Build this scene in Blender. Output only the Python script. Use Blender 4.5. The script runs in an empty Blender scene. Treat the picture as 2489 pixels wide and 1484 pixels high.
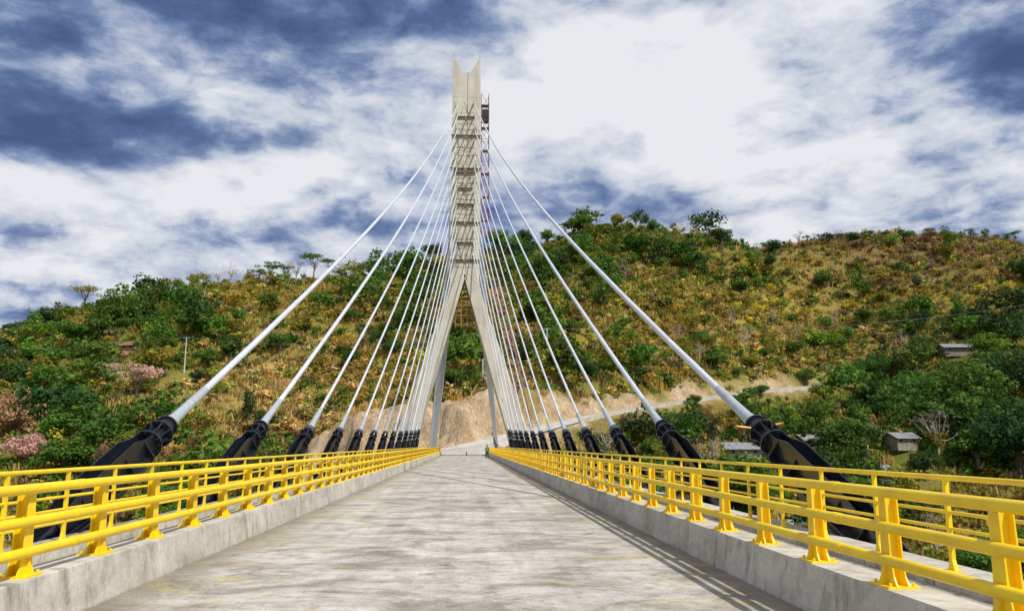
import bpy, bmesh, math, random
import numpy as np
from mathutils import Vector, Matrix
random.seed(7); rng=np.random.default_rng(11)
S=bpy.context.scene; COL=S.collection
S.view_settings.view_transform='Standard'; S.view_settings.look='None'; S.view_settings.exposure=0
# ------------------------------------------------------------------ camera
TILT=math.radians(10.08); YAW=math.radians(3.395); EYE=1.8; FL=1900.0
cam=bpy.data.cameras.new("camera"); co=bpy.data.objects.new("camera",cam); COL.objects.link(co); S.camera=co
cam.sensor_width=36; cam.lens=36*FL/2489; cam.clip_end=6000; cam.clip_start=.05
co.location=(0,0,EYE); co.rotation_euler=(math.pi/2+TILT,0,-YAW)
cT,sT,cY,sY=math.cos(TILT),math.sin(TILT),math.cos(YAW),math.sin(YAW)
def ray(px,py):
    u=px-1244.5; v=742-py
    f=FL*cT-v*sT; up=FL*sT+v*cT
    return Vector(((u*cY+f*sY)/(f*cY-u*sY),1.0,up/(f*cY-u*sY)))
def at(px,py,y):
    r=ray(px,py); return Vector((r.x*y,y,EYE+r.z*y))
def bearing(x,y,z):   # inverse, vectorised
    f=x*sY+y*cY; r=x*cY-y*sY; h=z-EYE
    d=f*cT+h*sT; up=-f*sT+h*cT
    return 1244.5+r/d*FL, 742-up/d*FL
# ------------------------------------------------------------------ materials
def mat(name):
    m=bpy.data.materials.new(name); m.use_nodes=True; nt=m.node_tree
    return m,nt,nt.nodes['Principled BSDF']
def nd(nt,t,**k):
    n=nt.nodes.new(t)
    for a,b in k.items(): setattr(n,a,b)
    return n
def setin(n,**k):
    for a,b in k.items(): n.inputs[a.replace('_',' ')].default_value=b
    return n
def ramp(nt,src,stops):
    r=nd(nt,'ShaderNodeValToRGB'); e=r.color_ramp.elements
    while len(e)<len(stops): e.new(.5)
    for i,(p,c) in enumerate(stops):
        e[i].position=p; e[i].color=(*c,1) if len(c)==3 else c
    nt.links.new(src,r.inputs[0]); return r.outputs[0]
def noise(nt,vec,scale,detail=6,rough=.55,dist=0,sc3=None):
    if sc3:
        mp=nd(nt,'ShaderNodeMapping'); mp.inputs['Scale'].default_value=sc3; nt.links.new(vec,mp.inputs[0]); vec=mp.outputs[0]
    n=nd(nt,'ShaderNodeTexNoise'); setin(n,Scale=scale,Detail=detail,Roughness=rough,Distortion=dist)
    nt.links.new(vec,n.inputs['Vector']); return n.outputs['Fac']
def pos(nt):
    return nd(nt,'ShaderNodeNewGeometry').outputs['Position']
def mix(nt,f,a,b,mode='MIX'):
    m=nd(nt,'ShaderNodeMix',data_type='RGBA',blend_type=mode)
    for s,v in ((0,f),(6,a),(7,b)):
        if hasattr(v,'is_linked') : nt.links.new(v,m.inputs[s])
        else: m.inputs[s].default_value=v if s==0 else (*v,1)
    return m.outputs[2]
def bump(nt,b,src,strength=.3,dist=.02):
    n=nd(nt,'ShaderNodeBump'); setin(n,Strength=strength,Distance=dist); nt.links.new(src,n.inputs['Height']); nt.links.new(n.outputs[0],b.inputs['Normal'])
def paint(name,c,rough=.4,metal=0,var=.25,scale=3,dirt=None,coat=0):
    m,nt,b=mat(name); p=pos(nt)
    n=noise(nt,p,scale,8,.65)
    c2=tuple(x*(1-var) for x in c) if dirt is None else dirt
    b_c=ramp(nt,n,[(.35,c2),(.6,c)])
    nt.links.new(b_c,b.inputs['Base Color'])
    b.inputs['Roughness'].default_value=rough; b.inputs['Metallic'].default_value=metal
    b.inputs['Coat Weight'].default_value=coat
    return m
M_yellow=paint('yellow_paint',(.94,.67,.006),.45,0,.10,2.2,dirt=(.80,.54,.012))
M_black=paint('black_steel',(.016,.019,.027),.25,0,.4,4)
M_tube=paint('white_sheath',(.60,.63,.67),.40,0,.14,1.5)
M_sleeve=paint('grey_sleeve',(.47,.51,.53),.4,.2,.2,4)
M_galv=paint('galvanised',(.45,.47,.5),.45,.5,.3,5)
M_rust=paint('rusty_steel',(.28,.16,.10),.7,.2,.6,6)
M_red=paint('red_steel',(.36,.07,.045),.6,.1,.5,5)
M_brass=paint('brass_pin',(.45,.24,.07),.45,.6,.4,6)
M_wire=paint('wire',(.16,.16,.17),.6)
M_wood=paint('plank',(.39,.30,.20),.8,0,.5,5)
M_orange=paint('orange_plastic',(.8,.14,.02),.5)
M_white=paint('white_paint',(.6,.6,.58),.6,0,.25,4)
M_cream=paint('plaster',(.32,.275,.21),.85,0,.45,1.2)
M_tile=paint('clay_tile',(.36,.16,.09),.8,0,.5,2)
M_tin=paint('tin_roof',(.36,.37,.37),.7,.1,.5,1.5)
M_dark=paint('dark_opening',(.02,.02,.02),.6)
M_blue=paint('blue_paint',(.05,.13,.35),.4)
M_rubber=paint('rubber',(.02,.02,.02),.8)
M_skin=paint('skin',(.32,.17,.10),.6,0,.1)
M_cloth=paint('dark_cloth',(.02,.022,.03),.9,0,.3,8)
M_jean=paint('trousers',(.03,.04,.06),.9,0,.3,8)
M_hair=paint('hair',(.01,.008,.006),.7)
M_vest=paint('green_vest',(.10,.28,.06),.8)
M_bark=paint('bark',(.22,.175,.125),.9,0,.5,2)
M_pale=paint('pale_bark',(.46,.41,.34),.9,0,.4,2)
def concrete(name,light,dark,streak=(1,1,.15),sc=.7,stain=0):
    m,nt,b=mat(name); p=pos(nt)
    a=noise(nt,p,sc,10,.65,.3,streak); f=noise(nt,p,14,5,.6); g=noise(nt,p,.35,6,.6)
    c=ramp(nt,a,[(.36,dark),(.56,light)])
    c=mix(nt,.35,c,ramp(nt,g,[(.4,tuple(x*.65 for x in light)),(.6,light)]))
    if stain:
        s=noise(nt,p,1.0,8,.7,.5,(2.0,2.6,.8)); c=mix(nt,ramp(nt,s,[(.54,(0,0,0)),(.68,(stain,)*3)]),c,tuple(x*.5 for x in dark))
        q=noise(nt,p,3.0,8,.75,.3,(1,1.5,1)); c=mix(nt,.8,c,ramp(nt,q,[(.36,(.7,.69,.64)),(.5,(1,1,1)),(.65,(1.1,1.1,1.08))]),'MULTIPLY')
    c=mix(nt,.5,c,ramp(nt,f,[(.3,(.72,.72,.72)),(.6,(1,1,1))]),'MULTIPLY')
    nt.links.new(c,b.inputs['Base Color']); b.inputs['Roughness'].default_value=.85
    bump(nt,b,f,.4,.02); return m
M_conc=concrete('kerb_concrete',(.60,.565,.485),(.38,.35,.28),(1,.8,2.0),.9,.7)
M_tower=concrete('pylon_concrete',(.70,.64,.53),(.53,.48,.385),(1,1,.12),.8)
def road_mat():
    m,nt,b=mat('bridge_road_concrete'); p=pos(nt)
    a=noise(nt,p,1.0,13,.74,.7,(.72,1.15,1)); s=noise(nt,p,.7,10,.74,.9,(.6,.9,1)); f=noise(nt,p,22,6,.75); md=noise(nt,p,4.2,9,.78,.4,(.9,1.1,1)); l=noise(nt,p,.22,5,.6,.4)
    t=noise(nt,p,1.0,6,.65,.3,(1.7,.06,1))
    c=ramp(nt,a,[(.38,(.32,.28,.225)),(.45,(.45,.415,.36)),(.52,(.57,.54,.485)),(.64,(.65,.625,.575))])
    c=mix(nt,ramp(nt,s,[(.385,(.68,)*3),(.43,(.45,)*3),(.49,(0,0,0))]),c,(.23,.20,.155))
    c=mix(nt,.8,c,ramp(nt,md,[(.37,(.60,.58,.54)),(.49,(1,1,1)),(.66,(1.10,1.10,1.08))]),'MULTIPLY')
    c=mix(nt,.5,c,ramp(nt,t,[(.38,(.68,.66,.62)),(.5,(1,1,1)),(.62,(1.08,1.08,1.07))]),'MULTIPLY')
    c=mix(nt,.6,c,ramp(nt,l,[(.38,(.74,.72,.68)),(.55,(1,1,1))]),'MULTIPLY')
    q=noise(nt,p,.9,10,.80,1.2,(.8,1.2,1))
    sx=nd(nt,'ShaderNodeSeparateXYZ'); nt.links.new(p,sx.inputs[0])
    ad=nd(nt,'ShaderNodeMath',operation='ADD'); ad.inputs[1].default_value=.225; nt.links.new(sx.outputs[0],ad.inputs[0])
    ab=nd(nt,'ShaderNodeMath',operation='ABSOLUTE'); nt.links.new(ad.outputs[0],ab.inputs[0])
    qq=nd(nt,'ShaderNodeMath',operation='MULTIPLY_ADD'); qq.inputs[1].default_value=.035; nt.links.new(ab.outputs[0],qq.inputs[0]); nt.links.new(q,qq.inputs[2])
    c=mix(nt,ramp(nt,qq.outputs[0],[(.62,(0,0,0)),(.72,(.5,)*3)]),c,(.66,.59,.18))
    wob=nd(nt,'ShaderNodeMath',operation='MULTIPLY_ADD'); wob.inputs[1].default_value=2.6; nt.links.new(s,wob.inputs[0]); nt.links.new(ab.outputs[0],wob.inputs[2])
    mr=nd(nt,'ShaderNodeMapRange'); mr.inputs[1].default_value=4.4; mr.inputs[2].default_value=5.3; mr.inputs[4].default_value=.85; nt.links.new(wob.outputs[0],mr.inputs[0])
    c=mix(nt,mr.outputs[0],c,(.20,.17,.13))
    c=mix(nt,.75,c,ramp(nt,f,[(.33,(.62,.62,.62)),(.55,(1,1,1))]),'MULTIPLY')
    nt.links.new(c,b.inputs['Base Color']); b.inputs['Roughness'].default_value=.78
    bump(nt,b,f,.5,.012); return m
M_road=road_mat()
def attr_mat(name,trans=.35,obj=False):
    m,nt,b=mat(name)
    at_=nd(nt,'ShaderNodeAttribute',attribute_name='Col'); c=at_.outputs['Color']
    if obj:
        oi=nd(nt,'ShaderNodeObjectInfo'); c=mix(nt,1.0,c,oi.outputs['Color'],'MULTIPLY')
    n=noise(nt,pos(nt),.8,2,.6); c=mix(nt,.5,c,ramp(nt,n,[(.35,(.7,.74,.7)),(.6,(1.2,1.12,1.05))]),'MULTIPLY')
    nt.links.new(c,b.inputs['Base Color']); b.inputs['Roughness'].default_value=.7; b.inputs['Specular IOR Level'].default_value=.2
    t=nd(nt,'ShaderNodeBsdfTranslucent'); nt.links.new(c,t.inputs[0]); mx=nd(nt,'ShaderNodeMixShader'); mx.inputs[0].default_value=trans
    nt.links.new(b.outputs[0],mx.inputs[1]); nt.links.new(t.outputs[0],mx.inputs[2])
    nt.links.new(mx.outputs[0],nt.nodes['Material Output'].inputs[0]); return m
M_leafstuff=attr_mat('foliage_cover'); M_leaf=attr_mat('tree_foliage',obj=True)
# ------------------------------------------------------------------ mesh helpers
def box(bm,x0,x1,y0,y1,z0,z1):
    vs=[bm.verts.new((x,y,z)) for z in (z0,z1) for x,y in ((x0,y0),(x1,y0),(x1,y1),(x0,y1))]
    for f in ((3,2,1,0),(4,5,6,7),(0,1,5,4),(1,2,6,5),(2,3,7,6),(3,0,4,7)): bm.faces.new([vs[i] for i in f])
def prism(bm,poly,O,A,N,L,l0,l1):
    O,A,N,L=map(Vector,(O,A,N,L))
    a=[bm.verts.new(O+A*s+N*n+L*l0) for s,n in poly]; b=[bm.verts.new(O+A*s+N*n+L*l1) for s,n in poly]
    k=len(poly)
    bm.faces.new(a[::-1]); bm.faces.new(b)
    for i in range(k): bm.faces.new((a[i],a[(i+1)%k],b[(i+1)%k],b[i]))
def ptube(bm,pts,rad,seg=10,cap=True):
    pts=[Vector(p) for p in pts]; rings=[]
    for i,p in enumerate(pts):
        t=(pts[min(i+1,len(pts)-1)]-pts[max(i-1,0)]).normalized()
        ref=Vector((0,0,1)) if abs(t.z)<.95 else Vector((0,1,0))
        u=t.cross(ref).normalized(); w=u.cross(t)
        r=rad if not isinstance(rad,(list,tuple)) else rad[i]
        rings.append([bm.verts.new(p+(u*math.cos(2*math.pi*k/seg)+w*math.sin(2*math.pi*k/seg))*r) for k in range(seg)])
    for a,b in zip(rings,rings[1:]):
        for k in range(seg): bm.faces.new((a[k],a[(k+1)%seg],b[(k+1)%seg],b[k]))
    if cap: bm.faces.new(rings[0][::-1]); bm.faces.new(rings[-1])
def beam(bm,p,q,r): ptube(bm,[p,q],r,4)
def fin(name,bm,m,parent=None,origin=None,smooth=False,bev=0):
    bmesh.ops.recalc_face_normals(bm,faces=bm.faces)
    o=Vector(origin) if origin is not None else (parent['o_'] and Vector(parent['o_']) if parent else Vector((0,0,0)))
    bmesh.ops.translate(bm,verts=bm.verts,vec=-o)
    me=bpy.data.meshes.new(name); bm.to_mesh(me); bm.free(); me.materials.append(m)
    if smooth:
        me.shade_smooth(); 
        try: me.set_sharp_from_angle(angle=math.radians(40))
        except Exception: pass
    ob=bpy.data.objects.new(name,me); COL.objects.link(ob)
    if parent: ob.parent=parent
    else: ob.location=o
    if bev:
        b=ob.modifiers.new('bevel','BEVEL'); b.width=bev; b.segments=2; b.limit_method='ANGLE'
    return ob
def empty(name,loc,label,cat,group=None):
    e=bpy.data.objects.new(name,None); COL.objects.link(e); e.location=loc; e.empty_display_size=.3; e['o_']=list(loc)
    e['label']=label; e['category']=cat
    if group: e['group']=group
    return e
def tag(o,label,cat,group=None,kind=None):
    o['label']=label; o['category']=cat
    if group:o['group']=group
    if kind:o['kind']=kind
    return o
# ------------------------------------------------------------------ terrain
def vn(x,y,seed=0):
    xi=np.floor(x); yi=np.floor(y); fx=x-xi; fy=y-yi; fx=fx*fx*(3-2*fx); fy=fy*fy*(3-2*fy)
    def h(a,b):
        s=np.sin(a*127.1+b*311.7+seed*74.7)*43758.5453; return s-np.floor(s)
    return (h(xi,yi)*(1-fx)+h(xi+1,yi)*fx)*(1-fy)+(h(xi,yi+1)*(1-fx)+h(xi+1,yi+1)*fx)*fy
def fbm(x,y,seed=0,o=4):
    s=0;a=.5
    for i in range(o): s=s+a*(vn(x*2**i,y*2**i,seed+i)-.5)*2; a*=.5
    return s
def sm(a,b,x): t=np.clip((x-a)/(b-a),0,1); return t*t*(3-2*t)
SKY=[(-120,845),(0,825),(60,795),(150,768),(270,740),(350,722),(450,705),(560,692),(700,686),(800,680),(900,674),(1000,646),(1100,620),(1200,604),(1300,600),(1370,580),(1400,562),(1480,548),(1560,556),(1700,574),(1780,592),(1830,612),(1900,602),(2000,587),(2100,572),(2200,569),(2300,572),(2400,575),(2489,587),(2700,602)]
RB=np.array([ray(*p).x for p in SKY]); RZ=np.array([ray(*p).z*420+EYE for p in SKY])
ROADP=np.array([(-.2,146,0),(-.2,158,.0),(1.5,170,.9),(7,184,2.7),(18,199,5.6),(34,214,9.4),(58,230,13.5),(85,246,17.5),(112,262,20.5),(140,281,22.5),(165,296,23)],float)
def roadd(x,y):
    best=np.full(np.shape(x),1e9); zz=np.zeros(np.shape(x))
    for a,b in zip(ROADP,ROADP[1:]):
        d=b[:2]-a[:2]; t=np.clip(((x-a[0])*d[0]+(y-a[1])*d[1])/(d@d),0,1)
        q=np.hypot(x-a[0]-t*d[0],y-a[1]-t*d[1]); z=a[2]+t*(b[2]-a[2])
        zz=np.where(q<best,z,zz); best=np.minimum(best,q)
    return best,zz
def front(x,y):   # on the valley side of the approach road
    return y<np.interp(x,ROADP[:,0],ROADP[:,1])
def H(x,y):
    x=np.asarray(x,float); y=np.asarray(y,float)
    yy=np.maximum(y,90); b=x/yy; zr=np.interp(b,RB,RZ)
    y0=148+42*sm(.2,.5,b); t=(y-y0)/(420-y0)
    tc=np.clip(t,0,1)
    z=-24+(zr+24)*tc**.92
    z=z+np.where(t<0,np.maximum(t*45,-7),0)
    z=z-np.where(t>1,np.minimum((t-1)*40,zr*.5),0)
    amp=sm(0,.15,t)*(1-.8*sm(.8,1,t))*np.where(t>1.3,2,1)
    z=z+amp*(fbm(x/55,y/45,3)*12+fbm(x/14,y/12,9)*2.6)
    d,rz=roadd(x,y)
    # the valley side falls away below the road shelf, the hill side climbs from it
    gap=np.interp(x,ROADP[:,0],ROADP[:,1])-y; rzx=np.interp(x,ROADP[:,0],ROADP[:,2])
    cap=rzx-1.2-.36*np.maximum(gap,0)+fbm(x/9,y/7,61)*1.6
    capb=rzx+1.5+.60*np.maximum(-gap-6,0)+fbm(x/9,y/7,61)*2.2
    kf=sm(2,12,x)*(1-sm(150,215,x))*(gap>0)
    kb=sm(14,32,x)*(1-sm(170,260,x))*(gap<=0)*(1-sm(360,410,y))
    z=z*(1-kf)+np.minimum(z,cap)*kf
    z=z*(1-kb)+np.minimum(z,capb)*kb
    # cut bank beside the approach road
    wig=fbm(x/6,y/9,4)*6+fbm(x/2.2,y/6,14)*2
    z=z+8.5*sm(190,195,y+wig)*(1-sm(200,236,y))*sm(-46,-26,x)*(1-sm(6,24,x))
    mc=sm(-46,-30,x)*(1-sm(14,26,x))*sm(178,184,y)*(1-sm(200,214,y))*sm(8,13,d)
    z=z+mc*(np.abs(fbm(x/3.2,y/7,51,3))*3.2-.8+fbm(x/1.6,y/1.8,57,2)*.8)
    z=np.where(y<-50,z+(26)*sm(-50,-140,y)*1.0,z)
    w=1-sm(6.2,10.5,d)
    return z*(1-w)+(rz-.25)*w
def Hs(x,y): return float(H(np.array([x]),np.array([y]))[0])
def hit(px,py):
    r=ray(px,py); ys=np.arange(125,422,.5); zs=EYE+r.z*ys; hs=H(r.x*ys,ys)
    i=np.where(hs>=zs)[0]
    y=ys[i[0]] if len(i) else 414.
    return Vector((r.x*y,y,Hs(r.x*y,y)))
# sight lines kept open by felling (px centre, base py, half width, depth of clearing)
VIEWS=[(290,872,45,35),(447,908,22,60),(330,965,70,40),(260,950,60,40),(20,1070,90,50),(40,1130,90,40),(1173,945,20,40),(1100,952,60,25),(1975,1085,45,18),(1800,1108,45,18),(2190,1080,40,16),(2325,858,50,25)]
VH=[(hit(a,b),a,w,dp) for a,b,w,dp in VIEWS]
def openview(x,y,z):
    px,_=bearing(x,y,z); ok=np.ones(np.shape(x),bool)
    for p,a,w,dp in VH: ok&=~((abs(px-a)<w)&(y<p.y+5)&(y>p.y-dp))
    return ok
gx=np.concatenate([np.arange(-1500,-320,60),np.arange(-320,-45,3.0),np.arange(-45,60,1.0),np.arange(60,200,2.0),np.arange(200,380,3.0),np.arange(380,1700,60)])
gy=np.concatenate([np.arange(-1200,120,40),np.arange(120,178,2.8),np.arange(178,216,.7),np.arange(216,300,1.6),np.arange(300,440,2.8),np.arange(440,3000,80)])
GX,GY=np.meshgrid(gx,gy); GZ=H(GX,GY)
GZ=GZ+np.where((GY>120)&(GY<440),fbm(GX/3,GY/3,21,2)*.7*sm(9,16,roadd(GX,GY)[0]),0)
PAL=dict(dark=(.040,.098,.022),green=(.085,.180,.024),bright=(.15,.28,.028),ygreen=(.25,.265,.035),ochre=(.39,.28,.055),yellow=(.56,.46,.05),brown=(.25,.165,.085),pink=(.62,.41,.34),orange=(.62,.43,.23),straw=(.54,.40,.14))
ZN=[(1750,770,190,90,'ochre',3.4),(1880,740,130,70,'yellow',2.2),(2250,640,260,60,'brown',3.0),(1950,820,160,60,'ygreen',1.2),(1700,820,120,60,'ygreen',1.0),(1850,800,220,80,'straw',2.8),(1650,740,80,40,'yellow',1.2),(2300,600,260,50,'brown',4),(2350,680,200,50,'ochre',3.4),(2330,740,160,30,'yellow',2.4),(2100,640,140,40,'ochre',2.4),
(2150,960,200,80,'dark',4),(2400,960,200,160,'dark',4),(2400,960,200,160,'green',3),(2050,1060,250,70,'green',4),(2400,800,120,50,'dark',3),(1450,620,150,60,'green',4),(1650,600,140,50,'green',3),(1250,620,100,60,'dark',2),(1330,720,90,80,'green',2),
(1450,850,110,70,'ygreen',3),(1500,950,120,50,'green',2),(700,900,150,80,'straw',4.5),(900,930,120,90,'ochre',4.5),(600,980,110,70,'straw',3.5),(850,1020,120,60,'straw',4.5),(1130,800,60,70,'straw',5),(1250,900,80,60,'straw',2),
(1000,780,90,60,'green',1.5),(300,800,140,50,'green',3),(860,690,120,35,'green',2),(500,720,160,45,'ygreen',4),(700,740,160,40,'ochre',3),(850,790,100,40,'ochre',2.5),(250,1040,220,80,'green',3),(80,900,120,60,'green',3),(400,900,120,60,'ygreen',3),
(1700,680,120,40,'ygreen',3),(2000,680,150,50,'green',2),(1130,930,70,40,'green',2),(1600,820,80,50,'ochre',2.5),(650,820,160,50,'green',1.5),(150,1120,300,70,'green',2),(620,1080,200,50,'brown',2),(400,1040,160,50,'bright',2),(420,960,100,40,'straw',2.5),
(1650,1050,150,60,'brown',2),(1800,930,150,40,'ygreen',2),(1700,1000,180,40,'ochre',2),(560,850,100,40,'bright',1.5),(350,730,120,30,'ochre',2)]
NAMES=list(PAL)
def zonew(x,y,z):
    px,py=bearing(x,y,z); W=np.zeros((len(NAMES),)+np.shape(px))
    nz=.4+1.4*np.clip(.5+1.3*fbm(x/26,y/20,77,3),0,1); nz2=.4+1.4*np.clip(.5-1.3*fbm(x/26,y/20,77,3),0,1)
    base=dict(green=.42,ygreen=.44,ochre=.38,brown=.24,dark=.17,straw=.30,bright=.18,yellow=.06)
    for k,v in base.items(): W[NAMES.index(k)]+=v*(nz if k in('green','dark','bright') else nz2)
    for cx,cy,rx,ry,k,a in ZN:
        W[NAMES.index(k)]+=a*np.exp(-((px-cx)/rx)**2-((py-cy)/ry)**2)*.8
    return W/W.sum(0)
def ground_cols():
    W=zonew(GX,GY,GZ); P=np.array([PAL[n] for n in NAMES])
    gw=W.copy()
    for k,f in (('dark',.6),('green',.6),('straw',1.6),('ochre',1.6),('bright',.3),('yellow',.5),('brown',2.4)): gw[NAMES.index(k)]*=f
    gw/=gw.sum(0); C=np.tensordot(gw,P,axes=(0,0))
    d,_=roadd(GX,GY)
    cut=sm(-56,-36,GX)*(1-sm(16,30,GX))*sm(176,184,GY)*(1-sm(199,207,GY+fbm(GX/5,GY/5,8)*9))
    wob=fbm(GX/6,GY/6,31)*4
    near=np.where(front(GX,GY),1-sm(5.5,8,d+wob*.5),1-sm(7,12,d+wob*1.2))*(1-sm(110,150,GX))
    dirt=np.clip(np.maximum(near,cut)+0,0,1)
    for cx,cy,rx,ry in ((1600,870,45,30),(1500,760,30,16),(2240,700,40,16),(1580,640,25,12),(1020,880,30,20)):
        px,py=bearing(GX,GY,GZ); dirt=np.maximum(dirt,.7*np.exp(-((px-cx)/rx)**2-((py-cy)/ry)**2)*(GY>150)*(GY<420))
    v=np.clip(.55+.9*fbm(GX/4,GY/3,41),0,1)[...,None]
    D=np.array((.50,.33,.19))*(1-v)+np.array((.78,.62,.44))*v
    return C*(1-dirt[...,None])+D*dirt[...,None], dirt
def quadmesh(name,V,F,C,m):
    me=bpy.data.meshes.new(name); me.vertices.add(len(V)); me.vertices.foreach_set('co',V.astype(np.float32).ravel())
    n=len(F); me.loops.add(n*4); me.loops.foreach_set('vertex_index',F.astype(np.int32).ravel())
    me.polygons.add(n); me.polygons.foreach_set('loop_start',np.arange(0,n*4,4,dtype=np.int32))
    me.update(calc_edges=True)
    if C is not None:
        ca=me.color_attributes.new(name='Col',type='FLOAT_COLOR',domain='POINT')
        ca.data.foreach_set('color',np.concatenate([C,np.ones((len(C),1))],1).astype(np.float32).ravel())
    me.materials.append(m); return me
def terrain_mat():
    m,nt,b=mat('hillside_ground'); p=pos(nt)
    c=nd(nt,'ShaderNodeAttribute',attribute_name='Col').outputs['Color']
    n1=noise(nt,p,.35,8,.7); n2=noise(nt,p,1.8,6,.75,0,(1,1,.4)); 
    c=mix(nt,.85,c,ramp(nt,n1,[(.35,(.55,.57,.52)),(.5,(.94,.93,.87)),(.65,(1.15,1.12,1.05))]),'MULTIPLY')
    c=mix(nt,.8,c,ramp(nt,n2,[(.35,(.48,.48,.44)),(.55,(1,1,1)),(.7,(1.3,1.25,1.15))]),'MULTIPLY')
    nt.links.new(c,b.inputs['Base Color']); b.inputs['Roughness'].default_value=.95; b.inputs['Specular IOR Level'].default_value=.1
    bump(nt,b,n2,1.0,.8); return m
ny,nx=GX.shape; idx=np.arange(nx*ny).reshape(ny,nx)
F=np.stack([idx[:-1,:-1],idx[:-1,1:],idx[1:,1:],idx[1:,:-1]],-1).reshape(-1,4)
C,_=ground_cols()
me=quadmesh('hillside_terrain',np.stack([GX,GY,GZ],-1).reshape(-1,3),F,C.reshape(-1,3),terrain_mat()); me.shade_smooth()
o=bpy.data.objects.new('hillside_terrain',me); COL.objects.link(o); tag(o,'dry grassy hillside rising from the river valley','hill',kind='structure')
# river
bm=bmesh.new(); vs=[bm.verts.new(p) for p in ((-1500,-60,-27.2),(1600,-60,-27.2),(1600,200,-27.2),(-1500,200,-27.2))]; bm.faces.new(vs)
m,nt,b=mat('river_water'); b.inputs['Base Color'].default_value=(.05,.06,.035,1); b.inputs['Roughness'].default_value=.12
bump(nt,b,noise(nt,pos(nt),.8,5,.6),.3,.1)
tag(fin('river',bm,m),'calm muddy river under the bridge','river',kind='structure')
# ------------------------------------------------------------------ bridge deck
Y0,Y1=-25,147
XL,XR=-4.18,3.76
bm=bmesh.new(); box(bm,XL,XR,Y0,Y1,-.3,0); tag(fin('road',bm,M_road),'stained pale concrete bridge roadway','road',kind='structure')
bm=bmesh.new(); box(bm,-7.7,7.3,Y0,Y1,-1.5,-.303)
tag(fin('bridge_deck',bm,M_conc),'concrete slab of the cable stayed bridge','bridge deck',kind='structure')
for sgn,xi,xo in ((1,XR,XR+.58),(-1,XL,XL-.58)):
    bm=bmesh.new()
    w=abs(xo-xi)
    y=Y0
    while y<Y1:
        e=min(y+6.1,Y1); jx=random.uniform(-.008,.008)
        prism(bm,[(0+jx,-.3),(0+jx,.02),(.07*sgn+jx,.5),((w-.03)*sgn,.5),(w*sgn,.3),(w*sgn,-.3)],(xi,0,0),(1,0,0),(0,0,1),(0,1,0),y,e-.015); y=e
    tag(fin('kerb_barrier',bm,M_conc,origin=(xi,0,0),bev=.015),'raised cast concrete kerb with water stains under the yellow railing','kerb')
    x2=xi+sgn*2.65
    bm=bmesh.new(); box(bm,min(xo+sgn*.004,x2-sgn*.5),max(xo+sgn*.004,x2-sgn*.5),Y0,Y1,-.3,.06)
    tag(fin('pavement',bm,M_conc),'narrow concrete walkway beside the kerb','walkway',kind='structure')
    bm=bmesh.new(); xa,xb=sorted((x2-sgn*.49,x2+sgn*.05))
    y=Y0
    while y<Y1:
        box(bm,xa,xb,y,min(y+1.72,Y1),-.3,.26); y+=1.75
    tag(fin('edge_beam',bm,M_conc,origin=(xa,0,0),bev=.01),'jointed concrete edge beam carrying the outer railing','edge beam')
# approach road sheet
bm=bmesh.new(); P=[Vector(p) for p in ROADP]; rpts=[]
for a,b_ in zip(P,P[1:]):
    for i in range(6): rpts.append(a.lerp(b_,i/6))
rpts.append(P[-1])
for _ in range(6): rpts=[rpts[0]]+[(rpts[i-1]+rpts[i]*2+rpts[i+1])/4 for i in range(1,len(rpts)-1)]+[rpts[-1]]
prev=None
for i,p in enumerate(rpts):
    if p.y<147.0: continue
    t=(rpts[min(i+1,len(rpts)-1)]-rpts[max(i-1,0)]); t.z=0; t.normalize(); n=Vector((t.y,-t.x,0)); wd=4.8+2.2*max(0,1-abs(p.y-165)/25)
    cur=(bm.verts.new(p-n*wd+Vector((0,0,.02))),bm.verts.new(p+n*wd+Vector((0,0,.02))))
    if prev: bm.faces.new((prev[0],prev[1],cur[1],cur[0]))
    prev=cur
M_app=paint('approach_concrete',(.56,.52,.45),.9,0,.3,.4)
tag(fin('approach_road',bm,M_app),'pale dusty road curving up the hill past the bridge','road',kind='structure')
# ------------------------------------------------------------------ railings
def inner_post(sgn):
    bm=bmesh.new()
    box(bm,-.15,.15,-.17,.17,.5,.52)
    for s in (-1,1):
        prism(bm,[(-.16,.52),(-.11,.60),(-.08,.76),(-.060,1.30),(-.04,1.34),(.04,1.34),(.060,1.30),(.08,.76),(.11,.60),(.16,.52)],(0,0,0),(0,1,0),(0,0,1),(1,0,0),.055*s-.007+(0),.055*s+.007)
    prism(bm,[(-.048,.52),(.048,.52),(.048,1.32),(-.048,1.32)],(0,0,0),(1,0,0),(0,0,1),(0,1,0),-.006,.006)
    prism(bm,[(-.14,.52),(-.062,.52),(-.062,.72)],(0,0,0),(1,0,0),(0,0,1),(0,1,0),-.008,.008)
    prism(bm,[(.14,.52),(.062,.52),(.062,.72)],(0,0,0),(1,0,0),(0,0,1),(0,1,0),-.008,.008)
    for a in (-.11,.11):
        for c in (-.13,.13): ptube(bm,[(a,c,.52),(a,c,.55)],.016,6)
    return bm
def outer_post():
    bm=bmesh.new(); box(bm,-.09,.09,-.09,.09,.26,.275)
    prism(bm,[(-.07,.275),(-.03,.40),(-.03,1.36),(.03,1.36),(.03,.40),(.07,.275)],(0,0,0),(0,1,0),(0,0,1),(1,0,0),-.025,.025)
    return bm
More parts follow.
